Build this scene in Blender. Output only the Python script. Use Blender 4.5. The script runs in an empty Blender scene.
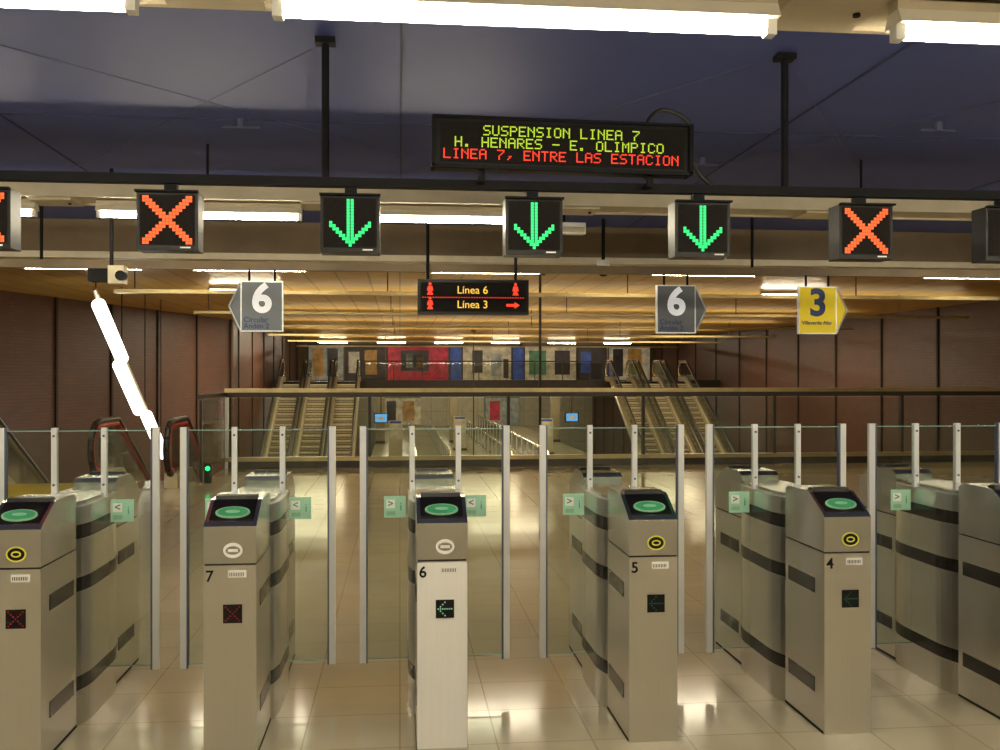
import bpy, math, random
from mathutils import Vector, Matrix
random.seed(4)
sc = bpy.context.scene
sc.view_settings.view_transform = 'Standard'
sc.view_settings.look = 'None'
sc.view_settings.exposure = 0.22

# ------------------------------------------------------------ materials
def mat(name, col, rough=0.5, metal=0.0, emit=None, es=0.0, var=0.12, scale=6.0, stretch=(1,1,1), bump=0.0, spec=0.5, sample=False, rvar=0.0):
    m = bpy.data.materials.new(name); m.use_nodes = True
    nt = m.node_tree; b = nt.nodes['Principled BSDF']
    b.inputs['Roughness'].default_value = rough
    b.inputs['Metallic'].default_value = metal
    b.inputs['Specular IOR Level'].default_value = spec
    tc = nt.nodes.new('ShaderNodeTexCoord'); mp = nt.nodes.new('ShaderNodeMapping')
    mp.inputs['Scale'].default_value = stretch
    nz = nt.nodes.new('ShaderNodeTexNoise'); nz.inputs['Scale'].default_value = scale
    nz.inputs['Detail'].default_value = 3
    cr = nt.nodes.new('ShaderNodeValToRGB')
    lo = [c*(1-var) for c in col]+[1]; hi = [min(1,c*(1+var)) for c in col]+[1]
    cr.color_ramp.elements[0].position = .3; cr.color_ramp.elements[1].position = .7
    cr.color_ramp.elements[0].color = lo; cr.color_ramp.elements[1].color = hi
    L = nt.links
    L.new(tc.outputs['Object'], mp.inputs['Vector']); L.new(mp.outputs[0], nz.inputs['Vector'])
    L.new(nz.outputs['Fac'], cr.inputs['Fac']); L.new(cr.outputs[0], b.inputs['Base Color'])
    if rvar:
        mr = nt.nodes.new('ShaderNodeMapRange'); mr.inputs['To Min'].default_value = rough-rvar; mr.inputs['To Max'].default_value = rough+rvar
        L.new(nz.outputs['Fac'], mr.inputs['Value']); L.new(mr.outputs[0], b.inputs['Roughness'])
    if bump:
        bp = nt.nodes.new('ShaderNodeBump'); bp.inputs['Strength'].default_value = bump
        bp.inputs['Distance'].default_value = .01
        L.new(nz.outputs['Fac'], bp.inputs['Height']); L.new(bp.outputs[0], b.inputs['Normal'])
    if emit:
        b.inputs['Emission Color'].default_value = (*emit, 1)
        b.inputs['Emission Strength'].default_value = es
        if not sample: m.cycles.emission_sampling = 'NONE'
    return m

def brick_mat(name, c1, c2, mortar, bw, rh, ms, rough, offset=0.0, plane='xy', metal=0.0, bump=0.3, mott=.84):
    m = bpy.data.materials.new(name); m.use_nodes = True
    nt = m.node_tree; b = nt.nodes['Principled BSDF']; L = nt.links
    b.inputs['Roughness'].default_value = rough; b.inputs['Metallic'].default_value = metal
    g = nt.nodes.new('ShaderNodeNewGeometry'); vec = g.outputs['Position']
    if plane != 'xy':
        s = nt.nodes.new('ShaderNodeSeparateXYZ'); c = nt.nodes.new('ShaderNodeCombineXYZ')
        L.new(vec, s.inputs[0]); L.new(s.outputs[plane[0].upper()], c.inputs[0]); L.new(s.outputs[plane[1].upper()], c.inputs[1])
        vec = c.outputs[0]
    t = nt.nodes.new('ShaderNodeTexBrick'); t.offset = offset; t.squash = 1
    t.inputs['Scale'].default_value = 1; t.inputs['Brick Width'].default_value = bw
    t.inputs['Row Height'].default_value = rh; t.inputs['Mortar Size'].default_value = ms
    t.inputs['Mortar Smooth'].default_value = .2; t.inputs['Bias'].default_value = 0
    t.inputs['Color1'].default_value = (*c1, 1); t.inputs['Color2'].default_value = (*c2, 1)
    t.inputs['Mortar'].default_value = (*mortar, 1)
    L.new(vec, t.inputs['Vector'])
    nz = nt.nodes.new('ShaderNodeTexNoise'); nz.inputs['Scale'].default_value = 2.2; nz.inputs['Detail'].default_value = 8
    L.new(vec, nz.inputs['Vector'])
    mx = nt.nodes.new('ShaderNodeMix'); mx.data_type = 'RGBA'; mx.blend_type = 'MULTIPLY'
    cr = nt.nodes.new('ShaderNodeValToRGB')
    cr.color_ramp.elements[0].color = (mott,mott,mott,1); cr.color_ramp.elements[1].color = (1,1,1,1)
    cr.color_ramp.elements[0].position=.3; cr.color_ramp.elements[1].position=.65
    L.new(nz.outputs['Fac'], cr.inputs['Fac'])
    mx.inputs['Factor'].default_value = 1
    L.new(t.outputs['Color'], mx.inputs['A']); L.new(cr.outputs[0], mx.inputs['B'])
    L.new(mx.outputs['Result'], b.inputs['Base Color'])
    bp = nt.nodes.new('ShaderNodeBump'); bp.invert = True
    bp.inputs['Strength'].default_value = bump; bp.inputs['Distance'].default_value = .003
    L.new(t.outputs['Fac'], bp.inputs['Height']); L.new(bp.outputs[0], b.inputs['Normal'])
    return m

def glass_mat(name, tint=(.88,.92,.89), refl=.07):
    m = bpy.data.materials.new(name); m.use_nodes = True
    nt = m.node_tree; L = nt.links; nt.nodes.clear()
    o = nt.nodes.new('ShaderNodeOutputMaterial'); tr = nt.nodes.new('ShaderNodeBsdfTransparent')
    gl = nt.nodes.new('ShaderNodeBsdfGlossy'); gl.inputs['Roughness'].default_value = .03
    lw = nt.nodes.new('ShaderNodeLayerWeight'); lw.inputs['Blend'].default_value = .15
    mr = nt.nodes.new('ShaderNodeMath'); mr.operation = 'ADD'; mr.use_clamp = True; mr.inputs[1].default_value = refl*.4
    ml = nt.nodes.new('ShaderNodeMath'); ml.operation='MULTIPLY'; ml.inputs[1].default_value=.6
    tr.inputs[0].default_value = (*tint, 1)
    mx = nt.nodes.new('ShaderNodeMixShader')
    L.new(lw.outputs['Fresnel'], ml.inputs[0]); L.new(ml.outputs[0], mr.inputs[0])
    L.new(mr.outputs[0], mx.inputs[0]); L.new(tr.outputs[0], mx.inputs[1]); L.new(gl.outputs[0], mx.inputs[2])
    L.new(mx.outputs[0], o.inputs[0]); return m

WARM = (1.0, .89, .66)
M = {}
M['steel'] = mat('brushed_steel', (.66,.65,.61), .28, 1, var=.02, scale=9, stretch=(26,26,.25))
M['steel_head'] = mat('head_steel', (.56,.555,.53), .24, 1, var=.015, scale=9, stretch=(20,20,.3))
M['steel_light'] = mat('steel_painted_reflection', (.92,.92,.91), .38, .25, var=.02, scale=9, stretch=(20,20,.3))  # bright reflection on one turnstile front, painted in as a paler colour
M['alu'] = mat('aluminium', (.82,.85,.90), .32, .45, var=.03)
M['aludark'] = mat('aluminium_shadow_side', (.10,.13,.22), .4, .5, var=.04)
M['chrome'] = mat('chrome', (.75,.70,.58), .22, .8, var=.05)
M['panelmetal'] = mat('escalator_cladding', (.55,.48,.33), .35, .3, var=.08)
M['black'] = mat('black_plastic', (.006,.006,.007), .35, var=.2, spec=.2)
M['stripe'] = mat('sensor_window', (.016,.014,.012), .22, var=.1, spec=.4)
M['blackm'] = mat('black_matte', (.005,.005,.007), .6, var=.2, spec=.15)
M['seam'] = mat('dark_seam', (.014,.009,.007), .7)
M['green'] = mat('green_reader', (.04,.30,.15), .4, var=.1)
M['green_l'] = mat('green_reader_light', (.27,.52,.34), .45, var=.1)
M['mint'] = mat('mint_sticker', (.38,.70,.54), .5, var=.06)
M['white'] = mat('white_label', (.9,.9,.88), .5, var=.03)
M['signwhite'] = mat('sign_white_lettering', (.93,.93,.93), .5, var=.02, emit=(.9,.93,1), es=.28)  # weak glow added so the lettering reads brighter
M['yellowring'] = mat('yellow_ring', (.75,.70,.08), .4, var=.05)
M['glass'] = glass_mat('clear_glass')
M['glassdark'] = glass_mat('rail_glass', (.84,.84,.79), .05)
M['glassedge'] = mat('glass_edge', (.20,.36,.34), .2, var=.1)
M['tube'] = mat('fluorescent_tube', (1,1,1), .5, emit=WARM, es=68, sample=True)
M['tube2'] = mat('fluorescent_tube_far', (1,1,1), .5, emit=WARM, es=60, sample=True)
M['tubei'] = mat('inclined_luminaire', (1,1,1), .5, emit=(1,.95,.84), es=4, sample=True)
M['fix'] = mat('fixture_metal', (.60,.53,.39), .4, .3, var=.08)
M['refl'] = mat('fixture_reflector', (.85,.8,.68), .3, .1, var=.03)
M['ceil'] = mat('blue_ceiling', (.058,.082,.275), .6, var=.10, scale=.8)
M['ceilseam'] = mat('ceiling_seam', (.03,.037,.10), .7)
M['wire'] = mat('ceiling_wire', (.08,.09,.17), .6, .1)
M['beam'] = mat('brown_beam', (.14,.092,.042), .4, .2, var=.2, scale=2)
M['led_red'] = mat('led_red', (.1,.01,.0), .5, emit=(1,.035,.012), es=1.2)
M['led_orange'] = mat('led_orange', (.1,.02,.0), .5, emit=(1,.10,.015), es=1.35)
M['led_green'] = mat('led_green', (0,.06,.03), .5, emit=(.012,1,.20), es=1.15)
M['led_yg'] = mat('led_yellowgreen', (.1,.1,0), .5, emit=(.52,.75,.03), es=.9)
M['led_yel'] = mat('led_yellow', (.1,.08,0), .5, emit=(1,.55,.06), es=1.1)
M['led_dimred'] = mat('led_dim_red', (.1,.0,.0), .5, emit=(.45,.01,.01), es=.45)
M['led_dimgreen'] = mat('led_dim_green', (0,.04,.02), .5, emit=(.05,.14,.08), es=.35)
M['led_whitegreen'] = mat('led_white_green', (.1,.2,.1), .5, emit=(.35,.75,.45), es=.5)
M['screen'] = mat('sign_screen', (.008,.006,.005), .6, var=.3, scale=60, spec=.12)
M['greysign'] = mat('grey_sign', (.15,.175,.21), .45, var=.05)
M['signblue'] = mat('sign_blue', (.025,.055,.22), .5)
M['signyellow'] = mat('sign_yellow', (.95,.74,.02), .5, var=.03, emit=(.9,.65,.01), es=.15)  # weak glow added to lift the yellow panel
M['rail'] = mat('rail_bronze', (.45,.36,.18), .3, .7, var=.1)
M['raildark'] = mat('rail_dark', (.03,.023,.018), .4, .2)
M['rubber'] = mat('handrail_rubber', (.012,.012,.012), .4)
M['redtrim'] = mat('red_trim', (.55,.02,.01), .4)
M['step'] = mat('escalator_step', (.50,.44,.32), .45, .4, var=.15, scale=20)
M['stepnose'] = mat('step_nosing', (.12,.10,.06), .5)
M['yellowstrip'] = mat('yellow_tactile', (.66,.50,.05), .5, var=.1)
M['slab'] = mat('slab', (.36,.29,.17), .5, var=.15, scale=1)
M['lowfloor'] = mat('lower_floor_stone', (.55,.48,.31), .25, var=.15, scale=1)
M['bluescreen'] = mat('monitor_blue', (.02,.05,.1), .3, emit=(.12,.42,.85), es=1.1)
M['greenlamp'] = mat('green_lamp', (0,.1,.03), .5, emit=(.02,1,.25), es=2)
M['floor'] = brick_mat('floor_tiles', (.53,.465,.335), (.51,.445,.32), (.36,.30,.20), .42,.42,.004,.12, bump=.08, mott=.90)
M['wallbrick'] = brick_mat('wall_brick', (.105,.036,.016), (.085,.029,.013), (.045,.017,.009), .3,.08,.006,.5, .5, 'yz')
M['wallbrickx'] = brick_mat('wall_panels', (.66,.60,.46), (.62,.56,.42), (.2,.15,.08), 1.2,1.2,.01,.5, 0, 'xz')
M['yceil'] = brick_mat('ceiling_slats', (.60,.375,.085), (.55,.34,.075), (.25,.145,.03), .60,2.4,.02,.40, 0, 'xy', .3)

# ------------------------------------------------------------ mesh builder
class MB:
    def __init__(s): s.v=[]; s.f=[]; s.m=[]; s.mats=[]
    def mi(s, k):
        if k not in s.mats: s.mats.append(k)
        return s.mats.index(k)
    def add(s, vs, fs, k):
        o=len(s.v); s.v+= [tuple(p) for p in vs]; i=s.mi(k)
        for f in fs: s.f.append([a+o for a in f]); s.m.append(i)
    def box(s,x0,x1,y0,y1,z0,z1,k):
        s.add([(x0,y0,z0),(x1,y0,z0),(x1,y1,z0),(x0,y1,z0),(x0,y0,z1),(x1,y0,z1),(x1,y1,z1),(x0,y1,z1)],
              [(0,3,2,1),(4,5,6,7),(0,1,5,4),(1,2,6,5),(2,3,7,6),(3,0,4,7)],k)
    def prism(s, poly, axis, a0, a1, k):
        def P(u,v,a):
            return {'x':(a,u,v),'y':(u,a,v),'z':(u,v,a)}[axis]
        n=len(poly)
        vs=[P(u,v,a0) for u,v in poly]+[P(u,v,a1) for u,v in poly]
        fs=[tuple(range(n))[::-1],tuple(range(n,2*n))]+[(i,(i+1)%n,(i+1)%n+n,i+n) for i in range(n)]
        s.add(vs,fs,k)
    def cyl(s,p0,p1,r,k,n=10,r1=None):
        p0=Vector(p0);p1=Vector(p1);d=(p1-p0)
        if d.length<1e-6: return
        d.normalize(); a=Vector((0,0,1)) if abs(d.z)<.9 else Vector((1,0,0))
        u=d.cross(a).normalized(); w=d.cross(u); r1=r if r1 is None else r1
        vs=[p0+(u*math.cos(2*math.pi*i/n)+w*math.sin(2*math.pi*i/n))*r for i in range(n)]
        vs+=[p1+(u*math.cos(2*math.pi*i/n)+w*math.sin(2*math.pi*i/n))*r1 for i in range(n)]
        fs=[tuple(range(n))[::-1],tuple(range(n,2*n))]+[(i,(i+1)%n,(i+1)%n+n,i+n) for i in range(n)]
        s.add(vs,fs,k)
    def tube(s,pts,r,k,n=8):
        for a,b in zip(pts,pts[1:]): s.cyl(a,b,r,k,n)
    def ball(s,c,r,k,n=12,zs=1):
        vs=[];fs=[];h=n//2
        for j in range(h+1):
            t=math.pi*j/h
            for i in range(n):
                p=2*math.pi*i/n
                vs.append((c[0]+r*math.sin(t)*math.cos(p),c[1]+r*math.sin(t)*math.sin(p),c[2]+r*zs*math.cos(t)))
        for j in range(h):
            for i in range(n): fs.append((j*n+i,(j+1)*n+i,(j+1)*n+(i+1)%n,j*n+(i+1)%n))
        s.add(vs,fs,k)
    def quadf(s,x,y,z,w,h,k):   # small front-facing (towards -Y) tile
        s.add([(x-w/2,y,z-h/2),(x+w/2,y,z-h/2),(x+w/2,y,z+h/2),(x-w/2,y,z+h/2)],[(0,1,2,3)],k)
    def ring(s,c,rx,rz,t,y,k,n=24):
        vs=[];fs=[]
        for i in range(n):
            a=2*math.pi*i/n
            vs.append((c[0]+rx*math.cos(a),y,c[1]+rz*math.sin(a)))
            vs.append((c[0]+max(rx-t,.0005)*math.cos(a),y,c[1]+max(rz-t,.0005)*math.sin(a)))
        for i in range(n):
            j=(i+1)%n; fs.append((2*i,2*i+1,2*j+1,2*j))
        s.add(vs,fs,k)
    def text(s,txt,x,y,z,size,k,align='CENTER',ext=.0015,bold=0):
        cu=bpy.data.curves.new('t','FONT'); cu.body=txt; cu.size=size; cu.align_x=align; cu.align_y='CENTER'
        cu.extrude=ext; cu.offset=bold
        ob=bpy.data.objects.new('t',cu); sc.collection.objects.link(ob)
        me=bpy.data.meshes.new_from_object(ob)
        vs=[(x+v.co.x,y-v.co.z,z+v.co.y) for v in me.vertices]
        fs=[tuple(p.vertices) for p in me.polygons]
        s.add(vs,fs,k)
        bpy.data.objects.remove(ob); bpy.data.curves.remove(cu); bpy.data.meshes.remove(me)
    def make(s,name,loc=(0,0,0),bevel=0,rotz=0,smooth=False):
        me=bpy.data.meshes.new(name); me.from_pydata(s.v,[],s.f)
        for k in s.mats: me.materials.append(M[k])
        for p,i in zip(me.polygons,s.m): p.material_index=i
        me.update()
        import bmesh
        bm=bmesh.new(); bm.from_mesh(me); bmesh.ops.recalc_face_normals(bm,faces=bm.faces); bm.to_mesh(me); bm.free()
        ob=bpy.data.objects.new(name,me); sc.collection.objects.link(ob)
        ob.location=loc; ob.rotation_euler=(0,0,rotz)
        if bevel:
            md=ob.modifiers.new('bevel','BEVEL'); md.width=bevel; md.segments=2; md.limit_method='ANGLE'; md.angle_limit=math.radians(40)
        return ob

FONT={'A':'01110 10001 10001 11111 10001 10001 10001','C':'01110 10001 10000 10000 10000 10001 01110',
'E':'11111 10000 10000 11110 10000 10000 11111','H':'10001 10001 10001 11111 10001 10001 10001',
'I':'01110 00100 00100 00100 00100 00100 01110','L':'10000 10000 10000 10000 10000 10000 11111',
'M':'10001 11011 10101 10101 10001 10001 10001','N':'10001 11001 10101 10011 10001 10001 10001',
'O':'01110 10001 10001 10001 10001 10001 01110','P':'11110 10001 10001 11110 10000 10000 10000',
'R':'11110 10001 10001 11110 10100 10010 10001','S':'01111 10000 10000 01110 00001 00001 11110',
'T':'11111 00100 00100 00100 00100 00100 00100','U':'10001 10001 10001 10001 10001 10001 01110',
'7':'11111 00001 00010 00100 01000 01000 01000',',':'00000 00000 00000 00000 00110 00100 01000',
'.':'00000 00000 00000 00000 00000 01100 01100','-':'00000 00000 00000 11111 00000 00000 00000'}
def led_text(mb,txt,x0,y,zt,px,pz,k):
    for i,ch in enumerate(txt):
        if ch not in FONT: continue
        for r,row in enumerate(FONT[ch].split()):
            for c,b in enumerate(row):
                if b=='1': mb.quadf(x0+(i*6+c)*px,y,zt-r*pz,px*.9,pz*.85,k)

# ------------------------------------------------------------ room shell
b=MB(); b.box(-16.4,15,-4,15,-.4,0,'floor'); b.box(-2.97,15,15,17.15,-.4,0,'floor'); b.make('floor')
b=MB(); b.box(-10.9,-4.35,13.2,14.9,.001,.006,'yellowstrip'); b.make('trim_1')
b=MB(); b.box(-17,15.2,-4,11,3.3,3.4,'ceil')
for y in (1.2,3.9,6.6,9.3): b.box(-17,15.2,y,y+.012,3.293,3.301,'ceilseam')
for x in (-5.2,-2.6,0,2.6,5.2,7.8): b.box(x,x+.012,-4,11,3.293,3.301,'ceilseam')
z=3.285
for p,q in (((-.45,5.1),(-3.6,9.6)),((2.1,5.1),(4.9,9.4)),((1.9,5.1),(-.6,9.2)),((4.4,4.4),(1.2,9.8)),((-3.2,3.9),(.4,7.9))):
    b.cyl((*p,z),(*q,z),.003,'wire',5)
for x,y in ((-1.05,6.6),(2.35,7.4),(3.6,6.2)): b.cyl((x,y,3.24),(x,y,3.30),.03,'wire',10); b.cyl((x-.12,y,3.245),(x+.12,y,3.245),.008,'wire',6)
b.make('ceiling')
b=MB(); b.box(-17,15.2,11.3,75,3.5,3.6,'yceil'); b.make('ceiling_far')
b=MB(); b.box(-17,15,11.02,11.25,2.95,3.5,'beam'); b.box(-17,15,11.0,11.27,2.88,2.95,'fix'); b.make('ceiling_beam')
def wall_line(name,p,q,z0,z1,k,th=.3,side=1,pil=None):
    p=Vector((*p,0));q=Vector((*q,0));d=(q-p).normalized();n=Vector((-d.y,d.x,0))*side*th
    b=MB(); pts=[(p.x,p.y),(q.x,q.y),((q+n).x,(q+n).y),((p+n).x,(p+n).y)]
    b.prism(pts,'z',z0,z1,k)
    if pil:
        L=(q-p).length; t=1.0
        while t<L:
            a=p+d*t; c=p+d*(t+.08); m=-n.normalized()*.04
            b.prism([(a.x,a.y),(c.x,c.y),((c+m).x,(c+m).y),((a+m).x,(a+m).y)],'z',z0,z1,'seam'); t+=pil
    return b.make(name)
wall_line('wall_left',(-16.43,-4),(-5.7,34.2),-4.7,3.5,'wallbrick',side=1,pil=2.4)
wall_line('wall_left_far',(-5.7,34.2),(-5.7,75),-4.7,3.5,'wallbrick',side=1,pil=3.2)
wall_line('wall_right',(15,-4),(15,75),-4.7,3.5,'wallbrick',side=-1,pil=3.2)
b=MB(); b.box(-17,15.3,-4.3,-4,-.4,3.5,'wallbrickx'); b.make('wall_back')
b=MB(); b.box(-9,15.2,56,56.3,1.3,3.5,'beam')
b.make('wall_far')
b=MB(); b.box(-9,15.2,75,75.3,-4.7,3.5,'wallbrickx'); b.make('wall_far_lower')
b=MB(); b.box(-17,15.3,15,75.3,-4.9,-4.7,'lowfloor'); b.make('floor_lower')
b=MB(); b.box(-1.4,9.3,37,75,-2.6,-2.3,'lowfloor'); b.box(-1.4,9.3,36.9,37,-4.7,-2.3,'slab'); b.make('floor_middle')
b=MB(); b.box(-5.7,15,44.6,75,1.0,1.3,'slab'); b.box(-5.7,15,44.5,44.6,.95,1.36,'raildark'); b.make('floor_far_mezzanine')

# ------------------------------------------------------------ light fixtures
def fixture(x0,x1,y,z,wid=.11,k='tube',r=.018):
    b=MB(); L=x1-x0
    b.prism([(y-wid*.3,z+.070),(y+wid*.3,z+.070),(y+wid*.5,z+.025),(y-wid*.5,z+.025)],'x',0,L,'refl')
    b.box(0,L,y-.03,y+.03,z+.070,z+.10,'fix')
    b.cyl((.03,y,z),(L-.03,y,z),r,k,8)
    for e in (0,L-.03): b.box(e,e+.03,y-.022,y+.022,z-.02,z+.03,'white')
    return b.make('fluorescent_light',(x0,0,0))
def tray(y,z,x0=-12.4,x1=14.5,w=.40,top=3.29):
    b=MB(); b.box(x0,x1,y-w/2,y+w/2,z,z+.03,'fix')
    b.box(x0,x1,y-w/2-.01,y-w/2+.015,z-.015,z+.09,'fix'); b.box(x0,x1,y+w/2-.015,y+w/2+.01,z-.015,z+.09,'fix')
    x=x0+1
    while x<x1:
        b.cyl((x,y,z+.03),(x,y,top),.010,'blackm',6); x+=5.0
    x=-.565-1.905*6
    while x<x1:
        if x>x0: b.box(x-.15,x+.15,y-w/2+.04,y+w/2-.04,z-.03,z,'fix'); b.cyl((x+.1,y,z-.04),(x+.1,y,z-.03),.012,'blackm')
        x+=1.905
    return b.make('lighting_tray')
tray(2.95,2.775)
for i in range(-4,5):
    x=-.37+i*1.905; fixture(x,x+1.52,2.9,2.665)
tray(-1.2,2.79)
for i in range(-4,5):
    x=-.37+i*1.905; fixture(x,x+1.52,-1.2,2.665)
tray(7.3,2.87,w=.36)
for x0,x1 in ((-8.0,-6.5),(-6.05,-4.55),(-4.1,-2.6),(-2.18,-.72),(-.2,.92),(5.5,7.0),(7.4,8.9)): fixture(x0,x1,7.3,2.76,k='tube')
for x0 in (-7.6,-4.8,-2.7,.4,3.4,7.3,10.5): fixture(x0,x0+1.5,13,2.98,k='tube2')
for x0 in (-4,8): fixture(x0,x0+1.5,21,3.38,k='tube2')
def added_trough(y,x0,x1,power,z=2.98):  # invented trough with upward area light, added to brighten the gold ceiling
    b=MB(); b.box(x0,x1,y-.10,y+.10,z,z+.02,'rail'); b.box(x0,x1,y-.10,y-.085,z+.02,z+.06,'rail'); b.box(x0,x1,y+.085,y+.10,z+.02,z+.06,'rail')
    x=x0+.3
    while x<x1: b.cyl((x,y,z+.02),(x,y,3.5),.01,'blackm',6); x+=4
    b.make('added_uplight_trough')
    li=bpy.data.lights.new('added_uplight','AREA'); li.shape='RECTANGLE'; li.size=x1-x0-.2; li.size_y=.14; li.energy=power; li.color=(1,.84,.55)
    ob=bpy.data.objects.new('added_uplight',li); sc.collection.objects.link(ob); ob.location=((x0+x1)/2,y,z+.04); ob.rotation_euler=(math.pi,0,0)
for y in (16,22,28,34,40): added_trough(y,-4.5,13.5,95,z=2.9 if y<20 else 2.95)
added_trough(48,-5,14,190)
for y in (51,):
    for x in (-4.2,-1.2,1.8,4.8,7.8,10.8): fixture(x,x+1.5,y,3.3,k='tube2',r=.03)
for y in (46.5,53,61,69):  # unseen tubes added under the slab to brighten the lower level
    for x in (-.9,2.5,5.5,8): fixture(x,x+1.5,y,.82,k='tube2',r=.055)
def fill_light(x,y,z,p,s=2.6):  # bare area light without fixture, added to brighten the far escalator hall
    li=bpy.data.lights.new('added_fill_light','AREA'); li.shape='SQUARE'; li.size=s; li.energy=p; li.color=(1,.86,.6)
    ob=bpy.data.objects.new('added_fill_light',li); sc.collection.objects.link(ob); ob.location=(x,y,z)
for x in (-3.5,3.5,11): 
    for y in (31,39): fill_light(x,y,3.47,230)
b=MB(); p0=Vector((-6,19.9,3.05)); p1=Vector((-6,25.4,-.48)); n=3
for i in range(n):
    o=Vector((.06*(-1)**i,0,0)); a=p0.lerp(p1,i/n+.012)+o; c=p0.lerp(p1,(i+1)/n-.02)+o; b.cyl(a,c,.135,'tubei',12)
up=Vector((0,.0,.25)); b.cyl(p0+up,p1+up,.05,'fix',8)
for t in (.02,.35,.7,.98):
    a=p0.lerp(p1,t)+up; b.cyl(a,(a.x,a.y,3.5),.012,'blackm',6)
b.make('inclined_light_row')

# ------------------------------------------------------------ turnstiles
def turnstile(X,num,ring,led,face='steel'):
    b=MB(); W=.108
    def end_unit(f):
        def pr(poly,x0,x1,k): b.prism([(f(u),v) for u,v in poly],'x',x0,x1,k)
        pr([(0,.0),(0,.805),(.44,.805),(.44,0)],-W,W,'steel')
        pr([(.004,.803),(.004,.815),(.43,.815),(.43,.803)],-W+.004,W-.004,'seam')
        pr([(0,.813),(0,.968),(.02,.984),(.165,1.06),(.19,1.065),(.40,1.065),(.44,1.045),(.44,.813)],-W,W,'steel_head')
        d=Vector((.145,.076)).normalized(); nn=Vector((-d.y,d.x))
        def sl(s0,s1,h0,h1):
            o=Vector((.02,.984)); q=[o+d*s0+nn*h0,o+d*s1+nn*h0,o+d*s1+nn*h1,o+d*s0+nn*h1]
            return [(p.x,p.y) for p in q]
        pr(sl(.012,.158,0,.004),-W+.016,W-.016,'black')
        for rx,ry,h,k in ((.072,.040,.010,'green_l'),(.063,.033,.012,'green'),(.030,.011,.0135,'green_l')):
            o=Vector((.02,.984))+d*.058; N=24; vs=[];
            for hh in (.003,h):
                for i in range(N):
                    a=2*math.pi*i/N; q=o+d*(ry*math.sin(a))+nn*hh
                    vs.append((rx*math.cos(a),f(q.x),q.y))
            b.add(vs,[tuple(range(N)),tuple(range(N,2*N))]+[(i,(i+1)%N,(i+1)%N+N,i+N) for i in range(N)],k)
        pr([(.168,1.06),(.176,1.076),(.21,1.078),(.235,1.065)],-W+.02,W-.02,'black')
        for zc in (.645,.195):
            for s in (-1,1):
                x0=s*W; b.box(min(x0,x0+s*.003),max(x0,x0+s*.003),min(f(.10),f(.40)),max(f(.10),f(.40)),zc-.034,zc+.034,'stripe')
        pr([(.01,0),(.01,.012),(.44,.012),(.44,0)],-W-.002,W+.002,'seam')
    end_unit(lambda u:u)
    end_unit(lambda u:1.5-u)
    def plan(g=0,n=16):
        L=[];
        for i in range(n+1):
            t=i/n; y=.435+.63*t; x=.104+.034*min(1,math.sin(math.pi*t)*1.6)**.7+g; L.append((x,y))
        return L+[(-x,y) for x,y in reversed(L)]
    b.prism(plan(),'z',0,1.0,'steel')
    b.prism(plan(-.02),'z',1.0,1.02,'steel_head')
    for zc in (.885,.645,.195): b.prism(plan(.002),'z',zc-.032,zc+.032,'stripe')
    y=-.001
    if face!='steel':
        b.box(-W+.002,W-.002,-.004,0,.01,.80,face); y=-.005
    cx=.012; zc=.868
    if ring=='yellowring':
        b.ring((cx,zc),.040,.032,.006,-.0025,ring); b.ring((cx,zc),.034,.026,.04,-.002,'black'); b.ring((cx,zc),.020,.013,.006,-.003,ring)
    else:
        b.ring((cx,zc),.040,.032,.04,-.0015,'white'); b.ring((cx,zc),.030,.018,.03,-.0025,'steel_head'); b.box(cx-.02,cx+.02,-.0035,-.0025,zc-.006,zc+.006,'white')
    b.box(cx-.02,cx+.055,y-.002,y,.755,.785,'white')
    for i in range(9): b.box(cx-.014+i*.007,cx-.011+i*.007,y-.003,y,.761,.776,'blackm')
    b.text(num,-.083,y-.001,.760,.066,'blackm',bold=.001)
    b.box(-.028,.05,y-.003,y,.565,.643,'black')
    px=.0095; c0=.011; z0=.604
    for i in range(-3,4):
        for j in range(-3,4):
            if led=='x': on=abs(i)==abs(j); k='led_dimred'
            else: on=(j==0) or (i<=0 and abs(j)==i+3) ; k='led_whitegreen' if face!='steel' else 'led_dimgreen'
            if on: b.quadf(c0+i*px,y-.0035,z0+j*px,px*.6,px*.6,k)
    Y=.83
    for s in (-1,1):
        xo=s*.365
        b.box(xo-.017,xo+.017,Y-.012,Y+.012,.14,1.34,'alu')
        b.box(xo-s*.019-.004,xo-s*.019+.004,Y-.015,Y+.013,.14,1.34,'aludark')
        xa,xb=sorted((s*.13,s*.352)); b.box(xa,xb,Y-.004,Y+.004,.16,1.325,'glass')
        b.box(xa,xb,Y-.005,Y+.005,1.322,1.327,'glassedge'); b.box(xa,xb,Y-.005,Y+.005,.158,.162,'glassedge')
        xi=s*.118; b.box(xi-.013,xi+.013,Y-.014,Y+.014,.99,1.34,'alu')
        for zz in (1.06,1.30): b.cyl((xi,Y-.019,zz),(xi,Y-.013,zz),.006,'aludark',8)
        xs=s*.205
        b.box(xs-.055,xs+.055,Y-.010,Y-.005,.875,.985,'mint')
        b.quadf(xs-.022,Y-.011,.945,.045,.045,'white'); b.text('>' if s<0 else '<',xs-.022,Y-.0115,.945,.05,'green',ext=.001,bold=.001)
        b.text('i',xs+.03,Y-.0105,.93,.06,'green',ext=.001); b.quadf(xs-.02,Y-.011,.897,.045,.022,'green_l')
    b.box(-.105,.105,Y-.004,Y+.004,1.02,1.325,'glass'); b.box(-.105,.105,Y-.005,Y+.005,1.322,1.327,'glassedge')
    return b.make('turnstile',(X,4.15,0),bevel=.004)
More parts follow.
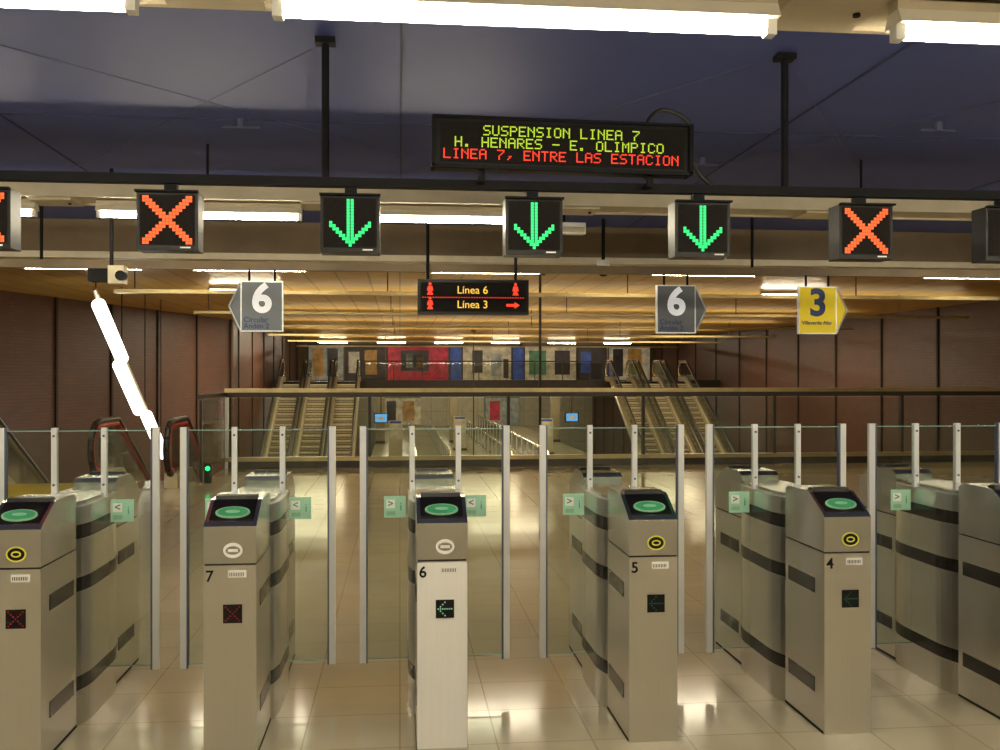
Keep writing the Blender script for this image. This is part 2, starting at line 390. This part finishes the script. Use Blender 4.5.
xs=[(-2.46,'9','white','x','steel'),(-1.57,'8','yellowring','x','steel'),(-.705,'7','white','x','steel'),
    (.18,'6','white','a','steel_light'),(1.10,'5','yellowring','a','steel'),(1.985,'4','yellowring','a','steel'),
    (2.88,'3','yellowring','x','steel'),(3.77,'2','yellowring','x','steel')]
for a in xs: turnstile(*a)

# ------------------------------------------------------------ overhead gantry + lane signals
b=MB(); YB=4.95
b.box(-8,8,YB-.03,YB+.03,2.545,2.59,'blackm')
for x in (-.372,2.02,-6,6):
    b.cyl((x,YB,2.58),(x,YB,3.28),.020,'blackm',10); b.box(x-.05,x+.05,YB-.04,YB+.04,3.26,3.29,'blackm')
b.make('overhead_gantry')
def lane_signal(X,kind):
    b=MB(); w=.146; h=.143; y0=-.08
    b.box(-w,w,y0,.05,-h,h,'black'); b.box(-w+.015,w-.015,y0-.002,y0,-h+.025,h-.015,'screen')
    b.box(-w-.004,w+.004,y0-.03,y0,h-.006,h+.004,'blackm')
    b.box(-.03,.03,-.02,.03,h,2.542-2.35,'blackm')
    p=.0158
    for i in range(-7,8):
        for j in range(-7,8):
            on=False
            if kind=='x': on=(abs(abs(i)-abs(j))<=1) and not (abs(i)==7 and abs(j)<6); k='led_orange'
            elif kind=='a':
                jj=j+7
                on=(0<=jj-abs(i)<=1 and abs(i)<=6 and jj<=7); k='led_green'
                if i==0 and jj>1:
                    for xx in (-.62,.62): b.quadf(xx*p,y0-.004,j*p+.004,p*.9,p*.9,k)
                    on=False
            if on: b.quadf(i*p,y0-.004,j*p+.004,p*.9,p*.9,k)
    b.quadf(w-.06,y0-.004,-h+.014,.05,.007,'white')
    return b.make('lane_signal',(X,4.95,2.35),bevel=.003)
for X,k in ((-2.0,'x'),(-1.125,'x'),(-.245,'a'),(.675,'a'),(1.55,'a'),(2.43,'x'),(3.24,'off')): lane_signal(X,k)

b=MB(); Yb=4.78
b.box(0,1.29,0,.11,0,.245,'black'); b.box(.03,1.26,-.003,0,.022,.223,'screen')
b.box(-.01,1.30,-.02,.11,.240,.252,'blackm'); b.box(-.01,1.30,-.02,0,-.006,.012,'blackm'); 
b.box(-.012,.008,-.02,.11,0,.245,'blackm'); b.box(1.282,1.302,-.02,.11,0,.245,'blackm')
px=.00735; pz=.0072
led_text(b,'SUSPENSION LINEA 7',.245,-.005,.206,px,pz,'led_yg')
led_text(b,'H. HENARES - E. OLIMPICO',.105,-.005,.147,px,pz,'led_yg')
led_text(b,'LINEA 7, ENTRE LAS ESTACION',.05,-.005,.088,px,pz,'led_red')
for x in (.24,1.10): b.cyl((x,.06,-.05),(x,.06,.01),.018,'blackm',8); b.box(x-.02,x+.02,.04,.155,-.055,-.04,'blackm'); b.box(x-.02,x+.02,.115,.135,.0,.2,'blackm')
ob=b.make('led_message_board',(.165,Yb,2.625)); ob.rotation_euler=(0,math.radians(.7),0)
cu=bpy.data.curves.new('sign_cable','CURVE'); cu.dimensions='3D'; cu.bevel_depth=.013; cu.materials.append(M['rubber'])
sp=cu.splines.new('NURBS'); pts=[(1.25,4.93,2.84),(1.30,4.95,2.99),(1.42,4.97,2.99),(1.54,4.98,2.92),(1.52,4.98,2.76),(1.54,4.98,2.68),(1.60,4.98,2.62),(1.64,4.97,2.59)]
sp.points.add(len(pts)-1)
for p,q in zip(sp.points,pts): p.co=(*q,1)
sp.use_endpoint_u=True; sp.order_u=4
sc.collection.objects.link(bpy.data.objects.new('sign_cable',cu))

b=MB(); 
b.box(0,1.08,0,.14,0,.34,'black'); b.box(.03,1.05,-.003,0,.03,.31,'screen')
b.text('Línea 6',.53,-.004,.235,.105,'led_yel'); b.text('Línea 3',.53,-.004,.095,.105,'led_yel')
for i in range(40): b.quadf(.05+i*.025,-.005,.165,.012,.008,'led_red')
def man(x,z):
    b.ring((x,z+.055),.014,.014,.02,-.005,'led_red',10)
    b.prism([(x-.02,z+.035),(x+.02,z+.035),(x+.03,z-.01),(x+.012,z-.01),(x+.03,z-.05),(x-.03,z-.05),(x-.012,z-.01),(x-.03,z-.01)],'y',-.006,-.003,'led_red')
man(.12,.24); man(.12,.10); man(.95,.24)
b.prism([(.86,.105),(.94,.105),(.94,.125),(.99,.093),(.94,.06),(.94,.08),(.86,.08)],'y',-.006,-.003,'led_red')
for x in (.10,.96): b.cyl((x,.07,.34),(x,.07,1.10),.016,'blackm',8); 
b.make('platform_led_sign',(.17,9.4,2.185))
b=MB(); b.box(-9,12,9.62,9.72,2.62,2.70,'beam')
for x in (-7,-3.4,3.6,7,10.5): b.cyl((x,9.67,2.7),(x,9.67,3.29),.016,'blackm',8)
b.make('sign_support_rail')
def dirsign(X,num,side,yellow=False,sub=('Circular','Andén 2')):
    b=MB(); w=.19; h=.232; s=side
    b.box(-w-.01,w+.01,-.02,.03,-h-.01,h+.01,'alu')
    pan='signyellow' if yellow else 'greysign'
    b.box(-w,w,-.024,-.02,-h,h,pan)
    b.prism([(s*(w+.012),-h+.0),(s*(w+.11),0),(s*(w+.012),h-.0)],'y',-.015,.02,pan)
    b.tube([(s*(w+.012),-.015,-h),(s*(w+.12),-.015,0),(s*(w+.012),-.015,h)],.009,'alu',6)
    b.text(num,0,-.025,.065,.38,'signblue' if yellow else 'signwhite',bold=.012)
    for i,t in enumerate(sub): b.text(t,-w+.02,-.026,-.13-.062*i,.052 if yellow else .07,'signblue',align='LEFT',bold=.001)
    for x in (-.12,.12): b.cyl((x,0,h),(x,0,2.615-2.26),.012,'blackm',6)
    return b.make('direction_sign',(X,9.55,2.26))
dirsign(-1.32,'6',-1); dirsign(2.76,'6',1); dirsign(4.24,'3',1,True,('Villaverde Alto',))

b=MB(); b.cyl((0,0,0),(0,0,-.45),.02,'blackm'); b.cyl((0,0,-.45),(0,0,-.55),.07,'white'); b.ball((0,0,-.56),.068,'black'); b.make('dome_camera',(2.2,10.4,3.295))
b=MB(); b.cyl((0,0,.29),(0,0,-.5),.015,'blackm'); b.tube([(0,0,-.5),(.05,-.05,-.55)],.02,'blackm'); b.box(-.16,.1,-.07,.07,-.6,-.5,'blackm')
b.box(.0,.12,-.1,.0,-.62,-.48,'fix'); b.cyl((.1,-.13,-.56),(.1,-.06,-.56),.04,'black'); b.make('security_camera',(-2.25,7.9,2.93))
b=MB(); b.box(-.2,.2,-.05,.05,0,.1,'white'); b.box(-.19,.19,-.055,-.05,.01,.06,'fix'); b.box(-.02,.02,-.02,.02,.1,.43,'blackm'); b.make('emergency_light',(1.45,8.6,2.86))

# ------------------------------------------------------------ guard railing
b=MB(); YR=17.0
b.box(-2.97,15,YR-.06,YR+.06,1.30,1.345,'rail'); b.box(-2.97,15,YR-.045,YR+.045,1.22,1.30,'raildark'); b.box(-2.97,15,YR-.06,YR+.06,1.345,1.37,'rail')
b.box(-2.97,15,YR-.05,YR+.05,.12,.19,'rail'); b.box(-2.97,15,YR-.03,YR+.03,0,.12,'raildark')
x=-2.97+.03
while x<15: b.box(x-.025,x+.025,YR-.04,YR+.04,0,1.3,'raildark' if x>-2.9 else 'alu'); x+=2.42
b.box(-2.97,15,YR-.006,YR+.006,.2,1.2,'glassdark')
b.box(-3.03,-2.93,15.0,YR,1.24,1.30,'raildark'); b.box(-2.99,-2.97,15.0,YR,.15,1.22,'glassdark'); b.box(-3.0,-2.96,15,15.06,0,1.22,'raildark')
b.make('guard_railing')

# ------------------------------------------------------------ escalators
def escalator(X,yh,zh,yl,zl,w=1.0,red=False,ext=1.0):
    b=MB(); d=1 if yl>yh else -1; H=zh-zl; R=abs(yl-yh); n=int(H/.2); rise=H/n; run=R/n
    for i in range(n):
        y0=yh+d*run*i; zt=zh-rise*(i+1)+rise*.5; y1=y0+d*run
        b.box(-w/2+.08,w/2-.08,min(y0,y1),max(y0,y1),zt-.3,zt,'step')
        b.box(-w/2+.09,w/2-.09,min(y1,y1+d*.004),max(y1,y1+d*.004),zt-.10,zt-.06,'stepnose')
        b.box(-w/2+.09,w/2-.09,min(y1,y1+d*.004),max(y1,y1+d*.004),zt-.18,zt-.13,'stepnose')
    b.box(-w/2+.05,w/2-.05,min(yh-d*ext,yh),max(yh-d*ext,yh),zh+.001,zh+.012,'chrome')
    b.box(-w/2+.05,w/2-.05,min(yl+d*ext,yl),max(yl+d*ext,yl),zl-.05,zl+.01,'chrome')
    for s in (-1,1):
        x0=s*w/2; xa,xb=sorted((x0-s*.09,x0+s*.09))
        base=[(yh-d*ext,zh+.002),(yh-d*ext,zh+.22),(yh,zh+.22),(yl,zl+.22),(yl+d*ext,zl+.22),(yl+d*ext,zl-.05),(yl,zl-.05),(yh+d*.5,zh-.3),(yh,zh+.002)]
        b.prism(base,'x',xa,xb,'panelmetal')
        gl=[(yh-d*(ext-.1),zh+.22),(yh-d*(ext-.1),zh+.88),(yh,zh+.92),(yl,zl+.92),(yl+d*(ext-.1),zl+.88),(yl+d*(ext-.1),zl+.22),(yl,zl+.22),(yh,zh+.22)]
        b.prism(gl,'x',x0-.01,x0+.01,'glassdark')
        def newel(y,z,dd):
            return [(x0,y+dd*.38*math.sin(a),z+.57+.38*math.cos(a)) for a in [math.pi*(1-i/8) for i in range(9)]]
        pts=newel(yh-d*(ext-.1),zh,-d)+[(x0,yh,zh+.95),(x0,yl,zl+.95)]+newel(yl+d*(ext-.1),zl,d)[::-1]
        b.tube(pts,.045,'rubber',8)
        inner=[]
        for p in pts[0:11]:
            cy=yh-d*(ext-.1); cz=zh+.57
            v=Vector((0,p[1]-cy,p[2]-cz)); inner.append((x0,p[1]-(v.y*.17 if abs(v.length-.38)<.01 else 0),p[2]-(v.z*.17 if abs(v.length-.38)<.01 else .065)))
        inner.append((x0,yl,zl+.885))
        b.tube(inner,.035,'redtrim' if red else 'chrome',6)
    return b.make('escalator',(X,0,0))
escalator(-3.70,15.05,0,23.02,-4.6,red=True)
escalator(-6.42,15.05,0,23.02,-4.6)
for X in (-4.70,-3.52,-2.35): escalator(X,43.6,1.3,33.4,-4.6,1.0)
for X in (10.1,11.35,12.6): escalator(X,43.6,1.3,33.4,-4.6,1.0)
b=MB(); b.box(-.05,.05,-.04,.04,0,.30,'black'); b.cyl((0,-.05,.22),(0,-.04,.22),.035,'greenlamp',12); b.make('escalator_status_post',(-2.82,14.75,0))
for X in (.6,1.9,4.3,5.7):
    b=MB(); b.tube([(0,37.3,-1.35),(0,37.1,-1.5),(0,37.1,-2.0)],.05,'chrome'); b.cyl((0,37.3,-1.35),(0,72,-1.35),.05,'chrome',8)
    b.box(-.012,.012,37.2,72,-2.2,-1.4,'glassdark'); b.box(-.06,.06,37.1,72,-2.3,-2.12,'chrome')
    y=37.4
    while y<72: b.box(-.02,.02,y,y+.05,-2.2,-1.35,'alu'); y+=2
    b.make('platform_balustrade',(X,0,0))
for X in (-.85,7.9):
    b=MB(); b.box(-.32,.32,0,.12,-.22,.22,'black'); b.quadf(0,-.005,0,.54,.36,'bluescreen')
    b.box(-.15,.12,-.008,-.004,-.08,.06,'white'); b.cyl((0,.06,.22),(0,.06,1.3),.025,'blackm',6); b.box(-.03,.03,.03,.2,1.3,1.36,'blackm'); b.make('hanging_monitor',(X,44.3,-.35))
b=MB(); b.box(-1.6,9.4,44.62,44.70,2.2,2.26,'raildark'); x=-1.6
while x<9.4: b.box(x,x+.04,44.64,44.68,1.3,2.2,'raildark'); x+=1.3
b.box(-1.6,9.4,44.655,44.665,1.4,2.15,'glassdark'); b.make('guard_railing')
cols={'pr':(.48,.015,.045),'pb':(.03,.08,.34),'pw':(.55,.48,.32),'pg':(.07,.20,.09),'po':(.42,.22,.05),'pd':(.03,.022,.02),'pc':(.30,.32,.27)}
for k,c in cols.items(): M[k]=mat('poster_'+k,c,.4,emit=c,es=.16,var=.45,scale=3)  # weak glow added to the poster colours to brighten the far hall
def panel(x0,x1,k,z0=1.32,z1=3.35,Y=55.9,name='advertising_panel',inner=None):
    b=MB(); b.box(x0,x1,Y,Y+.09,z0,z1,k); b.box(x0,x1,Y-.04,Y,z1-.06,z1,'raildark'); b.box(x0,x0+.06,Y-.04,Y,z0,z1,'raildark')
    if inner:
        for (a,bb,c,d,kk) in inner: b.box(x0+a,x0+bb,Y-.03,Y,z0+c,z0+d,kk)
    b.make(name)
panel(-.75,2.75,'pr',inner=[(.8,2.4,.5,1.7,'pd'),(1.1,1.5,.7,1.5,'pw'),(1.7,2.1,.7,1.3,'po')])
panel(2.8,3.5,'pb'); panel(3.55,6.4,'pw',inner=[(.6,1.2,.4,1.7,'pd'),(1.7,2.3,.2,1.5,'pc'),(2.4,2.7,.1,1.2,'pd')])
panel(6.45,7.1,'pb'); panel(7.15,10.2,'pw',inner=[(.3,1.3,.3,1.7,'pg'),(1.8,2.7,.3,1.7,'pd')])
panel(-5.2,-3.2,'pc',inner=[(.3,.9,.2,1.8,'po'),(1.1,1.7,.2,1.8,'pd')]); panel(-3.1,-.85,'pd',inner=[(.2,.8,.4,1.6,'pw'),(1.1,1.8,.3,1.7,'po')])
panel(10.3,12,'pd',inner=[(.2,.8,.4,1.6,'pb')]); panel(12.1,14.6,'pw',inner=[(.3,.9,.2,1.8,'pd'),(1.2,2.0,.2,1.8,'po')])
panel(-1.3,1.6,'pw',-2.2,-.1,Y=74.8,inner=[(.3,1.0,.3,1.8,'pd'),(1.5,2.4,.3,1.8,'po')]); panel(6.5,9.2,'pc',-2.2,-.1,Y=74.8,inner=[(.4,1.2,.3,1.8,'pr')])
for X,Y in ((-.2,46.2),(3.1,50.5),(7.2,47.5)):
    b=MB(); b.box(-.32,.32,-.1,.1,0,1.75,'fix'); b.box(-.26,.26,-.11,-.1,.9,1.6,'pw'); b.box(-.26,.26,-.112,-.1,1.62,1.72,'pb'); b.box(-.36,.36,-.14,.14,0,.1,'raildark'); b.make('information_totem',(X,Y,-2.3))
for X in (-1.1,3.1,9.0):
    b=MB(); b.box(-.25,.25,-.25,.25,0,3.28,'slab'); b.box(-.27,.27,-.27,.27,0,.15,'raildark'); b.make('square_pillar',(X,56,-2.29))
for X,Y in ((2.55,17.6),(3.1,41)):
    b=MB(); b.cyl((0,0,-4.7 if Y<37 else -2.3),(0,0,3.5),.025,'raildark',14); b.cyl((0,0,3.42),(0,0,3.5),.10,'raildark',14); b.make('support_pole',(X,Y,0))

# ------------------------------------------------------------ world + camera
w=bpy.data.worlds.new('world'); sc.world=w; w.use_nodes=True
w.node_tree.nodes['Background'].inputs[0].default_value=(.9,.8,.6,1); w.node_tree.nodes['Background'].inputs[1].default_value=.05
cam=bpy.data.cameras.new('camera'); cam.lens=35; cam.sensor_width=36; cam.clip_end=300
co=bpy.data.objects.new('camera',cam); sc.collection.objects.link(co)
co.location=(0,0,1.6); co.rotation_euler=(math.radians(90),0,math.radians(-5.88)); sc.camera=co
